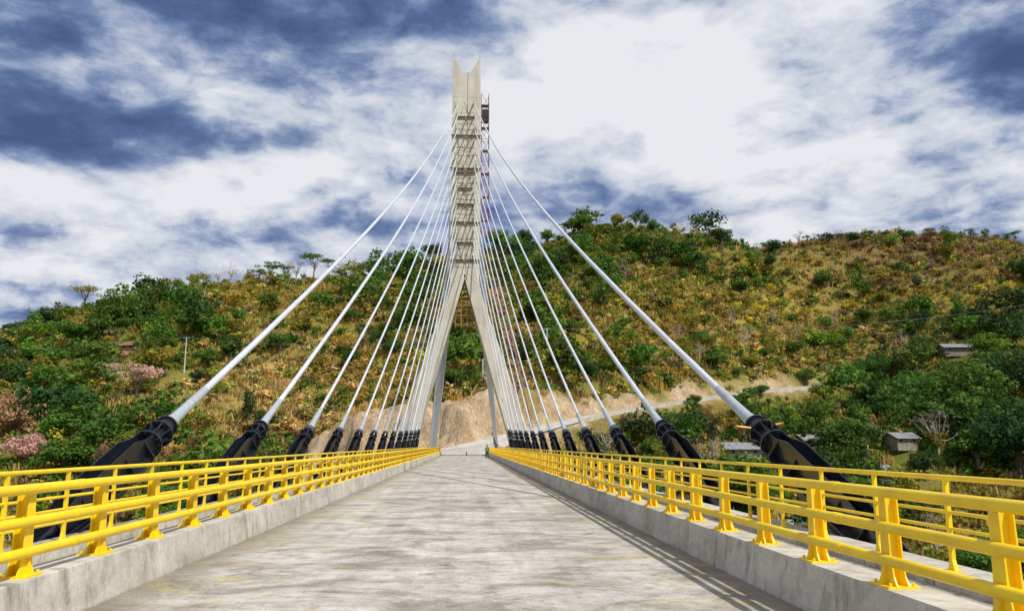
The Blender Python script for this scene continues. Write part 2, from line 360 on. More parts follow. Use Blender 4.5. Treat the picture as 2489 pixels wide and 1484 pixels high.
def build_rail(name,label,x,postbm,y0,step,n,rails,yend,grp):
    E=empty(name,(x,y0,0),label,'railing',grp)
    me=None
    for i in range(n):
        if me is None:
            bmesh.ops.recalc_face_normals(postbm,faces=postbm.faces); me=bpy.data.meshes.new('post'); postbm.to_mesh(me); me.materials.append(M_yellow)
        p=bpy.data.objects.new('post',me); COL.objects.link(p); p.parent=E; p.location=(0,i*step,0)
    for dx,z,r in rails:
        bm=bmesh.new(); ptube(bm,[(x+dx,y0-.8,z),(x+dx,yend,z)],r,14)
        if r>.04:
            y=y0+step*.5
            while y<yend: ptube(bm,[(x+dx,y,z),(x+dx,y+.16,z)],r*1.10,14); y+=step*4
        fin('rail',bm,M_yellow,parent=E,smooth=True)
for sgn,x,ys,st in ((1,4.02,1.02,1.6),(-1,-4.45,1.83,1.66)):
    build_rail('traffic_railing','bright yellow steel railing with three round tubes on the kerb',x,inner_post(sgn),ys,st,int((146-ys)/st),[(-sgn*.085,1.36,.052),(-sgn*.085,1.04,.052),(-sgn*.085,.74,.052)],146.2,'yellow steel railings along the bridge')
for sgn,x,ys in ((1,6.05,1.0),(-1,-6.5,1.3)):
    build_rail('walkway_railing','thin yellow tubular pedestrian railing on the outer deck edge',x,outer_post(),ys,1.75,82,[(0,1.39,.036),(0,1.17,.023),(0,.97,.023),(0,.77,.023),(0,.57,.023)],146.2,'yellow steel railings along the bridge')
# ------------------------------------------------------------------ pylon
TC=-.35; TY=128.0; TD=4.6
def zt(py): return at(1130,py,TY).z
py_=empty('bridge_pylon',(TC,TY+TD/2,-26),'tall grey concrete inverted Y pylon with notched top','bridge tower')
bm=bmesh.new()
z0=29.2; zt1=zt(141); zt2=zt(175); hw=2.45
for s in (-1,1):
    prism(bm,[(.22*s,z0+1),(hw*s,z0-1.6),(hw*s,zt1),((hw-.25)*s,zt1),(.70*s,zt2),(.22*s,zt2)],(TC,TY,0),(1,0,0),(0,0,1),(0,1,0),0,TD)
fin('shaft',bm,M_tower,parent=py_,bev=.04)
bm=bmesh.new(); box(bm,TC-.217,TC+.217,TY+.10,TY+TD-.10,z0+.6,zt2-.01); fin('recessed_web',bm,M_tower,parent=py_)
for s in (-1,1):
    bm=bmesh.new()
    prism(bm,[(.02*s,29.0),(.22*s,z0+.99),(hw*s,z0-1.61),(10.9*s,3.0),(18.9*s,-26),(15.4*s,-26),(7.4*s,3.0),(.42*s,27.6)],(TC,TY,0),(1,0,0),(0,0,1),(0,1,0),.0,TD)
    fin('leg',bm,M_tower,parent=py_,bev=.08)
bm=bmesh.new()
z=34.
while z<zt2-1:
    for s in (-1,1): box(bm,TC+min(.26*s,(hw-.04)*s),TC+max(.26*s,(hw-.04)*s),TY-.008,TY+.01,z,z+.06)
    z+=3.9
fin('pour_joint',bm,paint('joint',(.46,.42,.35),.9),parent=py_)
bm=bmesh.new(); 
for s in (-1,1): ptube(bm,[(TC+s*2.3,TY+1,zt1-1.2),(TC+s*2.3,TY+1,zt1+1.3)],.05,6)
fin('lightning_rod',bm,M_galv,parent=py_)
def platform(z,w,mt,d=.36,rail=.7):
    bm=bmesh.new(); box(bm,TC-w,TC+w,TY-d,TY-.02,z,z+.05)
    for i in range(6):
        x=TC-w+2*w*i/5; beam(bm,(x,TY-d+.05,z),(x,TY-d+.05,z+rail),.022)
    beam(bm,(TC-w,TY-d+.05,z+rail),(TC+w,TY-d+.05,z+rail),.022)
    fin('work_platform',bm,mt,parent=py_)
for py,w in ((285,1.6),(330,2.8),(410,2.8),(420,1.8),(458,1.3),(497,1.5),(541,2.7),(590,1.4),(632,3.2)): platform(zt(py),w,random.choice((M_rust,M_wood)))
bm=bmesh.new(); z=31.
while z<zt(265):
    for s in (-1,1):
        x=TC+s*random.uniform(.1,1.9); beam(bm,(x,TY-.03,z),(x+random.uniform(-.7,.7),TY-.03,z+random.uniform(.6,1.7)),.028)
        if random.random()<.4: beam(bm,(x,TY-.035,z),(x,TY-.035,z+random.uniform(.8,2)),.028)
    if random.random()<.5: beam(bm,(TC-random.uniform(.5,2.2),TY-.035,z),(TC+random.uniform(.5,2.2),TY-.035,z+random.uniform(-.25,.25)),.026)
    z+=random.uniform(.55,1.0)
fin('formwork',bm,M_wood,parent=py_)
bm=bmesh.new()
for z in (21.5,23,24.5,26): 
    box(bm,TC-1.5,TC+1.5,TY+1,TY+3.4,z,z+.1)
for x in (-1.5,-.5,.5,1.5):
    for y in (1,3.4): beam(bm,(TC+x,TY+y,21),(TC+x,TY+y,28.4-abs(x)*2),.06)
tag(fin('hanging_work_cage',bm,paint('ochre_steel',(.5,.26,.05),.7),origin=(TC,TY+2,21)),'yellow steel work cage hanging between the pylon legs','work cage')
def lattice(name,label,a,b,w,mt,step=2.0,land=True):
    a=Vector(a); b=Vector(b); E=empty(name,a,label,'scaffold','scaffold stair towers on the pylon')
    L=(b-a); n=int(L.length/step); bm=bmesh.new()
    cs=[(-w,-w),(w,-w),(w,w),(-w,w)]
    for c in cs: beam(bm,a+Vector((*c,0)),b+Vector((*c,0)),.055)
    for i in range(n):
        p=a+L*(i/n); q=a+L*((i+1)/n)
        for k in range(4):
            c,d=cs[k],cs[(k+1)%4]
            beam(bm,p+Vector((*c,0)),p+Vector((*d,0)),.04)
            if (i+k)%2: c,d=d,c
            beam(bm,p+Vector((*c,0)),q+Vector((*d,0)),.036)
    fin('frame',bm,mt,parent=E)
    if land:
        for i in range(1,n,2):
            p=a+L*(i/n); bm=bmesh.new(); box(bm,p.x-w+.05,p.x+w-.05,p.y-w+.05,p.y+w-.05,p.z+.08,p.z+.16)
            fin('landing',bm,M_wood,parent=E)
        bm=bmesh.new(); p=a+L*.80; box(bm,p.x-w+.1,p.x+w-.1,p.y-w+.1,p.y+w-.1,p.z,p.z+2.2); fin('hoist_cabin',bm,M_dark,parent=E)
lattice('scaffold_tower','red and grey steel scaffold stair tower fixed beside the pylon shaft',(TC+3.4,TY+1.5,zt(560)),(TC+3.25,TY+1.5,zt(222)),.66,M_red)
lattice('scaffold_tower','pale steel lattice stair tower leaning along the pylon leg',(TC+11.0,TY+1.2,3),(TC+5.0,TY+1.6,30),.7,paint('pale_red',(.5,.27,.21),.6,0,.5,3),2.0,False)
# ------------------------------------------------------------------ stay cables
def curve_pts(a,b,sag,n=18):
    return [a.lerp(b,i/n)-Vector((0,0,sag*4*(i/n)*(1-i/n))) for i in range(n+1)]
def anchorage(E,T,A,N,L,s,LEN):
    def P(d,n=0,l=0): return T+A*d+N*n*s+L*l*s
    bm=bmesh.new()
    ptube(bm,[P(-.05),P(.0)],.27*s,24); ptube(bm,[P(.0),P(.40)],.215*s,24); ptube(bm,[P(.40),P(.45)],.345*s,28)
    ptube(bm,[P(.45),P(.98)],.19*s,24); ptube(bm,[P(.98),P(1.03)],.345*s,28)
    for k in range(12):
        an=2*math.pi*k/12; v=N*math.cos(an)+L*math.sin(an)
        ptube(bm,[P(.35)+v*.30*s,P(.50)+v*.30*s],.022*s,6)
        ptube(bm,[P(.93)+v*.30*s,P(1.09)+v*.30*s],.022*s,6)
    fin('collar',bm,M_black,parent=E,smooth=True)
    bm=bmesh.new()
    for k in range(8):
        an=2*math.pi*(k+.5)/8; v=(N*math.cos(an)+L*math.sin(an)); w=A.cross(v)
        prism(bm,[(.455,.17*s),(.455,.33*s),(.62,.24*s),(.82,.24*s),(.975,.33*s),(.975,.17*s)],T,A,v,w,-.012,.012)
    fin('stiffener',bm,M_black,parent=E)
    bm=bmesh.new(); ptube(bm,[P(1.035),P(LEN)],.12*s,16); fin('anchor_tube',bm,M_black,parent=E,smooth=True)
    h=.46
    for l in (-.20,.175):
        bm=bmesh.new()
        prism(bm,[(1.035,-.22*s),(1.035,.26*s),(1.35,.30*s),(min(1.9,LEN*.5),h*s),(LEN*.66,h*s),(LEN,.10*s),(LEN,-.22*s),(LEN*.8,-h*s*.9),(min(1.9,LEN*.5),-h*s*.9),(min(1.4,LEN*.45),-.30*s)],T,A,N,L,l*s,(l+.025)*s)
        fin('side_plate',bm,M_black,parent=E,bev=.005)
    bm=bmesh.new()
    prism(bm,[(1.3,-.172*s),(1.3,.172*s),(LEN,.172*s),(LEN,-.172*s)],T-N*.20*s,A,L,N,0,.022*s)
    for g in (-1,1):
        prism(bm,[(1.3,.205*g*s),(1.75,.40*g*s),(LEN*.8,.40*g*s),(LEN,.205*g*s)],T-N*.10*s,A,L,N,0,.025*s)
    t=1.5
    while t<LEN-.3:
        for g in (-1,1):
            prism(bm,[(.205*g*s,-.30*s),(.38*g*s,-.12*s),(.38*g*s,-.06*s),(.205*g*s,.30*s)],T+A*t,L,N,A,0,.022)
        prism(bm,[(-.17*s,-.3*s),(.17*s,-.3*s),(.17*s,-.02*s),(-.17*s,-.02*s)],T+A*t,L,N,A,0,.022)
        t+=.85
    fin('ribbed_wing_plate',bm,M_black,parent=E)
NC=13
for sgn,xb in ((-1,-7.0),(1,6.6)):
    for k in range(NC):
        d=(19.0 if sgn<0 else 17.6)+8.55*k
        if d>122: d=122+(k-12)*2
        hz=[2.22,2.38,2.45,2.55,2.62,2.72,2.8,2.95,3.1,3.3,3.5,3.7,4.0][k]
        T=Vector((xb,d,hz))
        q=Vector((TC+sgn*(1.45 if k else 1.35),TY-.1,zt(250+31*k)))
        pts=curve_pts(T,q,2.4*(1-k/13)**1.5)
        up=(pts[1]-pts[0]).normalized(); A=-up
        L=Vector((1,0,0)); L=(L-A*L.dot(A)).normalized(); N=L.cross(A); N=N if N.z>0 else -N
        E=empty('stay_cable',(xb,d,hz),'white sheathed stay cable with black steel anchorage outside the railing' if k else 'thick white stay cable ending in a large glossy black anchorage','stay cable','stay cables of the bridge')
        bm=bmesh.new(); ptube(bm,pts,.092 if k<2 else .076,14); fin('cable_sheath',bm,M_tube,parent=E,smooth=True)
        bm=bmesh.new(); sl=2.4-.1*k
        pp=[T-up*.05,T+up*.15,T+up*.5,T+up*1.2,T+up*sl,T+up*(sl+.06)]
        ptube(bm,pp,[.20,.185,.135,.120,.110,.096],16); fin('steel_sleeve',bm,M_sleeve,parent=E,smooth=True)
        LEN=min(6.2,max(2.4,(hz+.25)/max(up.z,.2)))
        anchorage(E,T,A,N,L,.95 if k<2 else .85,LEN)
        if k==0 and sgn>0:
            for dn,dl in ((.1,.36),(.05,-.42)):
                bm=bmesh.new(); c=T+A*.25; ptube(bm,[c+L*dl*.5+N*dn,c+L*dl*1.35+N*(dn+.05)],.028,8)
                ptube(bm,[c+L*dl*1.3+N*(dn+.03),c+L*dl*1.42+N*(dn+.05)],.048,8); fin('pin',bm,M_brass,parent=E,smooth=True)
        bm=bmesh.new(); w=(pts[-2]-pts[-1]).normalized(); ptube(bm,[q-w*.3,q+w*.8],.13,10); fin('upper_socket',bm,M_galv,parent=E,smooth=True)
    for k in range(9):
        B=Vector((xb,157+2.6*k,Hs(xb,157+2.6*k)+1.2)); q=Vector((TC+sgn*1.3,TY+TD+.05,zt(270+40*k)))
        E=empty('back_stay_cable',tuple(B),'white back stay cable anchored behind the pylon','stay cable','back stay cables of the bridge')
        bm=bmesh.new(); ptube(bm,curve_pts(B,q,.8,8),.10,8); fin('cable_sheath',bm,M_tube,parent=E,smooth=True)
        bm=bmesh.new(); u=(q-B).normalized(); ptube(bm,[B-u*1.6,B+u*.7],[.34,.28],10); fin('anchor_collar',bm,M_black,parent=E,smooth=True)
# ------------------------------------------------------------------ foliage templates
def leafcloud(clumps,n,size,flat=.7):
    cl=np.array(clumps,float); w=cl[:,3]**2; idx=rng.choice(len(cl),n,p=w/w.sum()); c=cl[idx]
    d=rng.normal(size=(n,3)); d/=np.linalg.norm(d,axis=1)[:,None]; r=c[:,3]*(.45+.6*rng.random(n)**.6)
    p=c[:,:3]+d*r[:,None]*np.array((1,1,flat))
    nr=d+rng.normal(size=(n,3))*.55+np.array((0,0,.35)); nr/=np.linalg.norm(nr,axis=1)[:,None]
    a=np.cross(nr,rng.normal(size=(n,3))); a/=np.linalg.norm(a,axis=1)[:,None]; b=np.cross(nr,a)
    s=size*(.55+.9*rng.random(n)); a=a*s[:,None]; b=b*(s*(.5+.4*rng.random(n)))[:,None]
    q=np.stack([p-a*.5,p-b*.5,p+a*.5,p+b*.5],1)
    sh=(.7+.5*rng.random(n))*(.8+.4*rng.random(len(cl)))[idx]
    return q,sh
def cl_round(R,H0,n,rv=.45,zs=.7):
    out=[]
    for i in range(n):
        d=rng.normal(size=3); d/=np.linalg.norm(d); r=R*(.35+.5*rng.random())
        out.append((d[0]*r,d[1]*r,H0+d[2]*r*zs,R*(rv*(.6+.6*rng.random()))))
    return out
def trunk_bm(h,r,limbs,lean=.0):
    bm=bmesh.new(); top=Vector((lean*h,0,h)); ptube(bm,[(0,0,-1.0),(lean*h*.3,.1*r,h*.45),top],[r*1.25,r*.9,r*.6],7)
    for c in limbs:
        s=Vector((lean*h*.6,0,h*random.uniform(.5,.95))); e=Vector(c[:3]); m_=s.lerp(e,.5)+Vector((0,0,-.12*(e-s).length))
        ptube(bm,[s,m_,e],[r*.5,r*.33,r*.12],5)
    return bm
TREES={}
def template(key,clumps,n,size,h,r,flat,lean=0,bark=M_bark,nl=7,twigs=False):
    lim=[clumps[i] for i in range(0,len(clumps),max(1,len(clumps)//nl))]
    bm=trunk_bm(h,r,lim,lean)
    if twigs:
        for c in clumps:
            e=Vector(c[:3])
            for _ in range(5):
                v=Vector((random.gauss(0,1),random.gauss(0,1),abs(random.gauss(.6,.6)))).normalized()*c[3]*random.uniform(.8,1.5)
                ptube(bm,[e,e+v*.5+Vector((0,0,.1)),e+v],[r*.14,r*.09,r*.03],3)
                ptube(bm,[e+v*.5,e+v*.5+Vector((random.gauss(0,.4),random.gauss(0,.4),.5))*c[3]*.7],[r*.08,r*.02],3)
    bmesh.ops.recalc_face_normals(bm,faces=bm.faces)
    tm=bpy.data.meshes.new('trunk'); bm.to_mesh(tm); bm.free(); tm.materials.append(bark)
    q,sh=leafcloud(clumps,n,size,flat); V=q.reshape(-1,3); Fq=np.arange(len(V)).reshape(-1,4); Cc=np.repeat(sh,4)[:,None]*np.ones((1,3))
    cm=quadmesh('crown',V,Fq,Cc,M_leaf); TREES.setdefault(key,[]).append((tm,cm,q,sh))
for v in range(3):
    template('round',cl_round(4.2,6.2,20,.42),2600,.52,4.5,.34,.75,random.uniform(-.08,.08))
    cl=[(math.cos(a)*r,math.sin(a)*r,8.6+random.uniform(-.9,.8)-r*.18,random.uniform(.9,1.6)) for a,r in [(random.uniform(0,6.3),random.uniform(.5,4.2)) for _ in range(13)]]
    template('umbrella',cl,850,.40,6.5,.22,.4,random.uniform(-.1,.1),nl=12)
    cl=[(random.gauss(0,.9),random.gauss(0,.9),3.5+6*i/13,random.uniform(.9,1.6)*(1-.35*abs(i/13-.5))) for i in range(14)]
    template('tall',cl,1100,.42,7.5,.2,.9,random.uniform(-.05,.05))
    cl=[(math.cos(a)*r,math.sin(a)*r,random.uniform(4.5,9.3),random.uniform(.9,1.5)) for a,r in [(random.uniform(0,6.3),random.uniform(.5,3.4)) for _ in range(14)]]
    template('bare',cl,110,.30,5,.24,.8,random.uniform(-.1,.1),M_pale,14,True)
    template('sparse',cl_round(3.6,6.6,15,.34,.85),900,.42,5,.22,.7,random.uniform(-.1,.1),nl=10)
for v in range(2): template('giant',cl_round(6.6,5.2,46,.27,.55),7500,.42,4,.5,.7)
LABEL={'round':'dense rounded broadleaf tree on the hillside','umbrella':'slender tree with open flat topped crown on the ridge','tall':'tall narrow leafy tree on the slope','bare':'nearly leafless pale tree with branching twigs','sparse':'small airy tree with thin foliage on the slope','giant':'huge wide spreading dark tree near the valley'}
CN={'dark':'dark green','green':'green','bright':'bright green','ygreen':'yellow green','ochre':'ochre','yellow':'yellow','brown':'brownish','pink':'pink flowering','orange':'orange tinted','straw':'straw coloured'}
ntree=[0]
def tree(kind,x,y,h,col,z=None,wide=1.0):
    tm,cm,_,_=random.choice(TREES[kind]); z=Hs(x,y) if z is None else z
    E=empty('tree',(x,y,z-.2),CN[col]+' '+LABEL[kind],'tree','trees on the hillside')
    s=h/10; E.scale=(s*wide,s*wide,s); E.rotation_euler=(0,0,random.uniform(0,6.28))
    c=PAL[col]; j=random.uniform(.8,1.25)
    for nme,me_ in (('trunk',tm),('crown',cm)):
        ob=bpy.data.objects.new(nme,me_); COL.objects.link(ob); ob.parent=E
        ob.color=(c[0]*j*random.uniform(.85,1.12 if col in('yellow','ochre','orange','pink') else 1.3),c[1]*j,c[2]*j,1)
    del E['o_']; ntree[0]+=1
def T(kind,px,py,hpx,col,wide=1.0):
    p=hit(px,py); tree(kind,p.x,p.y,hpx/1900*p.y,col,p.z,wide)
for a in [('umbrella',205,745,66,'ygreen',1.5),('round',110,805,66,'dark',1.1),('round',20,830,50,'dark'),('round',180,850,75,'green',1.3),('round',240,825,55,'green',1.3),('round',345,815,45,'green'),
 ('umbrella',762,665,78,'green',1.1),('umbrella',655,680,62,'green',1.2),('umbrella',690,683,54,'green'),('bare',560,688,64,'brown'),('bare',720,682,60,'brown'),('bare',830,676,64,'brown'),('bare',860,676,55,'straw'),('bare',600,688,55,'brown'),('umbrella',630,686,44,'green'),
 ('bare',700,683,66,'brown'),('bare',530,692,50,'brown'),('sparse',880,672,48,'green'),('umbrella',800,680,58,'green'),('tall',900,665,54,'green'),('tall',940,655,54,'dark'),('round',980,660,60,'dark'),('round',850,710,45,'dark',1.3),
 ('round',440,755,75,'dark',.8),('bare',485,765,75,'straw'),('sparse',400,715,45,'ygreen'),('sparse',340,735,50,'ochre'),('round',470,700,40,'ygreen'),('round',1050,640,60,'dark'),('round',1210,620,75,'green'),('round',1270,610,60,'dark'),('round',1330,600,50,'green'),
 ('umbrella',1375,585,50,'green'),('round',1420,575,65,'green',1.2),('umbrella',1450,560,50,'green'),('round',1500,560,48,'ygreen'),('umbrella',1545,562,48,'green',1.3),('round',1590,572,45,'green'),('sparse',1640,575,40,'ygreen'),('umbrella',1695,580,58,'green',1.2),('umbrella',1725,585,55,'green'),('round',1755,602,60,'dark',1.3),
 ('round',1660,640,65,'dark',1.4),('round',1690,660,60,'dark',1.2),('round',1560,620,50,'green'),('round',1870,660,45,'dark'),('round',1880,620,45,'dark'),('bare',1840,625,40,'brown'),('sparse',1890,612,35,'green'),
 ('round',2000,705,50,'green',1.2),('round',2230,700,30,'dark'),('bare',1520,680,60,'straw',1.3),('round',1430,660,55,'bright',1.2),('round',1350,680,50,'bright'),('round',1840,700,35,'bright'),
 ('round',2240,800,55,'dark',1.2),('round',2370,800,60,'dark',1.4),('giant',2330,1040,190,'green',1.0),('giant',2450,980,150,'dark'),('giant',2240,1010,130,'green',1.2),('round',2060,1110,110,'green',1.2),('round',2150,1035,70,'dark',1.3),('bare',2280,1110,110,'brown',1.5),
 ('round',2080,960,80,'green',1.3),('round',2000,985,60,'bright',1.2),('round',2120,1000,80,'dark'),('bare',2200,860,70,'straw'),('bare',1940,840,60,'straw'),('bare',1810,860,70,'straw'),('bare',1700,880,65,'straw'),('round',1680,1085,85,'green',.9),('tall',1730,1090,75,'dark'),('giant',2480,1150,200,'dark'),
 ('bare',1880,800,60,'straw'),('bare',1780,800,55,'straw'),('sparse',1960,790,55,'yellow'),('round',1900,760,40,'ygreen'),('sparse',1840,780,50,'yellow',1.2),('round',1990,850,45,'ygreen',1.2),('sparse',1730,760,45,'ygreen'),('bare',2030,800,55,'straw'),('sparse',2060,770,50,'yellow',1.2),('round',1560,880,50,'green'),('round',1860,880,40,'green'),('bare',1650,840,60,'straw'),('bare',2110,700,40,'brown'),('bare',2260,660,40,'brown'),('bare',1590,740,50,'straw'),
 ('round',1700,850,50,'green',1.3),('round',1830,900,50,'ygreen',1.3),('round',1930,870,50,'green',1.3),('round',2040,860,50,'green',1.3),('round',1620,760,45,'green',1.3),('sparse',1680,790,55,'ygreen',1.3),('round',1800,720,45,'green',1.3),('round',2100,790,45,'green',1.3),('round',2150,740,40,'ygreen',1.3),('round',1740,900,40,'ygreen',1.4),
 ('round',2380,1150,120,'green',1.2),('round',2250,1170,80,'dark',1.2),('round',1900,1130,50,'green',1.2),('round',1880,1075,50,'green'),('giant',2120,930,80,'green'),('round',2400,880,80,'bright',1.3),('bare',2110,1100,80,'straw',1.3),('sparse',2040,1010,70,'ygreen',1.3),('bare',2380,1060,90,'brown',1.4),
 ('round',1590,1060,55,'ygreen',1.2),('round',1640,1040,45,'green',1.2),('round',1530,1050,50,'brown',1.2),('sparse',1720,1020,40,'ochre',1.3),('round',1830,1010,40,'green',1.3),('round',1690,990,34,'green',1.5),('round',1850,965,36,'green',1.5),('round',1960,940,50,'green',1.3),
 ('round',1105,950,65,'green',1.2),('tall',1155,945,55,'green'),('round',1085,955,60,'dark'),('round',1120,850,40,'green'),('round',1135,790,35,'ygreen'),('round',60,960,90,'dark',1.1),('giant',15,1075,140,'orange',.9),('round',60,1140,90,'pink',1.2),('round',20,960,70,'dark'),('sparse',330,965,90,'pink',1.7),('sparse',260,950,75,'pink',1.5),('sparse',0,880,60,'pink'),
 ('round',100,960,80,'green'),('round',220,1080,90,'green'),('round',210,1120,80,'bright'),('tall',350,1080,100,'green'),('tall',600,1040,90,'dark'),('round',640,1050,60,'dark'),('sparse',780,880,60,'green'),('round',850,900,55,'dark'),('tall',900,850,60,'dark'),('round',960,870,55,'green'),('round',140,1080,90,'green',1.2),('round',300,1130,90,'ygreen',1.2),('round',150,1150,80,'dark',1.2),('round',500,900,60,'green',1.2),('round',680,860,60,'green',1.2),('round',400,860,50,'bright',1.2),('round',250,885,28,'green',1.4),('round',560,880,50,'dark',1.2),
 ('giant',1400,900,60,'green'),('round',1440,930,60,'dark'),('round',1330,850,60,'green'),('tall',1510,900,45,'ygreen'),('round',2440,1060,110,'green',1.2),('round',1000,780,60,'dark'),('round',930,760,50,'green')]: T(*a)
for i in range(24):
    px=1940+i*23+random.uniform(-9,9); T(random.choice(('umbrella','umbrella','sparse','bare','round')),px,594-(i*.45),random.uniform(22,42),random.choice(('green','dark','green')),1.2)
nb=3100; yb=150+270*rng.random(nb)**.85; bb=RB[0]+(RB[-1]-RB[0])*rng.random(nb); xb_=bb*yb; zb=H(xb_,yb); db,_=roadd(xb_,yb)
Wt=zonew(xb_,yb,zb); leafy=Wt[NAMES.index('dark')]+Wt[NAMES.index('green')]+Wt[NAMES.index('bright')]+.5*Wt[NAMES.index('ygreen')]
def clear(x,y,d):
    return ~((x>-38)&(x<24)&(y<205))&~((abs(x)<18)&(y<178))&~(front(x,y)&(x>0)&(x<150)&(d<15))
ok=(db>11)&clear(xb_,yb,db)&openview(xb_,yb,zb)&(rng.random(nb)<(.10+.95*leafy))&((yb<385)|(rng.random(nb)<.5)); xb_,yb,zb=xb_[ok],yb[ok],zb[ok]; W=zonew(xb_,yb,zb)
order=np.argsort(yb)
def pick(W,i): return NAMES[rng.choice(len(NAMES),p=W[:,i])]
stuffQ=[];stuffC=[]
for i in order:
    c=pick(W,i)
    if c=='straw' and rng.random()<.6: c='ygreen'
    wood={'dark':('round','round','tall'),'green':('round','round','tall','sparse'),'bright':('round','round','sparse'),'ygreen':('sparse','round','tall'),'ochre':('sparse','bare'),'yellow':('sparse','round'),'brown':('bare','sparse'),'straw':('bare',),'pink':('sparse',),'orange':('sparse',)}[c]
    k=random.choice(wood); h=(4+12*random.random()**2.0)*(1.2 if c in('dark','green') else .85)
    if ntree[0]<296: tree(k,xb_[i],yb[i],h,c,zb[i],random.uniform(.9,1.5))
    else:
        _,_,q,sh=random.choice(TREES[k]); sel=rng.choice(len(q),min(len(q),540),replace=False)
        a=rng.random()*6.28; R=np.array([[math.cos(a),-math.sin(a),0],[math.sin(a),math.cos(a),0],[0,0,1]])
        qq=q[sel]; ctr=qq.mean(1,keepdims=True); qq=ctr+(qq-ctr)*1.4
        qq=(qq@R.T)*np.array((1.25,1.25,1))*h/10+np.array((xb_[i],yb[i],zb[i]-.8))
        stuffQ.append(qq); stuffC.append(np.repeat(sh[sel],4)[:,None]*np.array(PAL[c])*np.array((random.uniform(.85,1.1 if c in('yellow','ochre') else 1.35),1,1))*random.uniform(.75,1.35))
V=np.concatenate([q.reshape(-1,3) for q in stuffQ]); Cc=np.concatenate(stuffC)
o=bpy.data.objects.new('wood_trees',quadmesh('wood_trees',V,np.arange(len(V)).reshape(-1,4),Cc,M_leafstuff)); COL.objects.link(o); tag(o,'mixed green and dry trees massed over the slope','trees',kind='stuff')
BT=[leafcloud(cl_round(1.0,.75,6,.5),58,.42,.8) for _ in range(6)]
GT=[]
for _ in range(4):
    n=30; p=rng.normal(size=(n,2))*.55; a=rng.random(n)*6.28; hh=.5+.8*rng.random(n); w=.10+.06*rng.random(n)
    dx=np.stack([np.cos(a),np.sin(a)],1)*w[:,None]; ln=rng.normal(size=(n,2))*.28
    b0=np.c_[p-dx,np.zeros(n)-.2]; b1=np.c_[p+dx,np.zeros(n)-.2]; t1=np.c_[p+ln+dx*.5,hh]; t0=np.c_[p+ln-dx*.5,hh]
    GT.append((np.stack([b0,b1,t1,t0],1),.7+.6*rng.random(n)))
def scatter(n,TT,smin,smax,pw,names=None,extra=None):
    y=128+296*rng.random(n)**.9; b=RB[0]+(RB[-1]-RB[0])*rng.random(n)
    if extra: b=extra[0]+(extra[1]-extra[0])*rng.random(n); y=extra[2]+(extra[3]-extra[2])*rng.random(n)
    x=b*y; z=H(x,y); d,_=roadd(x,y); fr_=front(x,y)&(x>0)
    ok=(d>np.where(fr_,8.2,8.5+4*rng.random(n)))&~((x>-38)&(x<18)&(y>150)&(y<201))&(z>-26.5)
    for p,a_,w_,dp in VH[:2]+VH[-4:]: ok&=~((abs(x-p.x)<6)&(y<p.y+3)&(y>p.y-12))
    x,y,z,d,fr_=x[ok],y[ok],z[ok],d[ok],fr_[ok]; W=zonew(x,y,z)
    if names is not None:
        for i,nm in enumerate(NAMES): W[i]*=names.get(nm,0)
        W/=W.sum(0)
    cum=W.cumsum(0); ci=(rng.random(len(x))>cum).sum(0).clip(0,len(NAMES)-1); P=np.array([PAL[k] for k in NAMES])
    C=P[ci]*(.75+.6*rng.random((len(x),1)))*(1+.08*rng.normal(size=(len(x),3))); s=smin+(smax-smin)*rng.random(len(x))**pw
    s=np.where(fr_&(d<12)&(y>150),np.minimum(s,1.2),s)
    Q=[];CC=[]; ti=rng.integers(len(TT),size=len(x))
    for k,(q,sh) in enumerate(TT):
        m_=np.where(ti==k)[0]
        a=rng.random(len(m_))*6.28; ca,sa=np.cos(a),np.sin(a); sx=s[m_]*(.8+.5*rng.random(len(m_)))
        X=(q[None,:,:,0]*ca[:,None,None]-q[None,:,:,1]*sa[:,None,None])*sx[:,None,None]+x[m_][:,None,None]
        Yq=(q[None,:,:,0]*sa[:,None,None]+q[None,:,:,1]*ca[:,None,None])*sx[:,None,None]+y[m_][:,None,None]
        Z=q[None,:,:,2]*s[m_][:,None,None]+z[m_][:,None,None]-.2
        Q.append(np.stack([X,Yq,Z],-1).reshape(-1,3)); CC.append((np.repeat(sh,4)[None,:,None]*C[m_][:,None,:]).reshape(-1,3))
    return np.concatenate(Q),np.clip(np.concatenate(CC),0,1)
V,Cc=scatter(11000,BT,.7,3.2,1.9)
V2,C2=scatter(1400,BT,.8,2.6,1.6,dict(ygreen=1.5,green=1.5,ochre=1.6,yellow=1,brown=1.4,dark=1,bright=1,straw=1),(ray(1450,800).x,ray(2300,800).x,225,390))
V=np.concatenate([V,V2]); Cc=np.concatenate([Cc,C2])
o=bpy.data.objects.new('shrubs',quadmesh('shrubs',V,np.arange(len(V)).reshape(-1,4),Cc,M_leafstuff)); COL.objects.link(o); tag(o,'thick mixed shrubs covering the hillside','shrubs',kind='stuff')
V,Cc=scatter(19000,GT,.8,2.0,1.2,dict(ochre=1.6,straw=2.2,brown=.9,yellow=.4,ygreen=1.0,green=.2))
o=bpy.data.objects.new('dry_grass',quadmesh('dry_grass',V,np.arange(len(V)).reshape(-1,4),Cc,M_leafstuff)); COL.objects.link(o); tag(o,'tufts of dry golden grass on the slope','grass',kind='stuff')
M_stem=paint('banana_stem',(.16,.2,.05),.7)
M_ban=paint('banana_leaf',(.20,.40,.07),.45,0,.4,1)
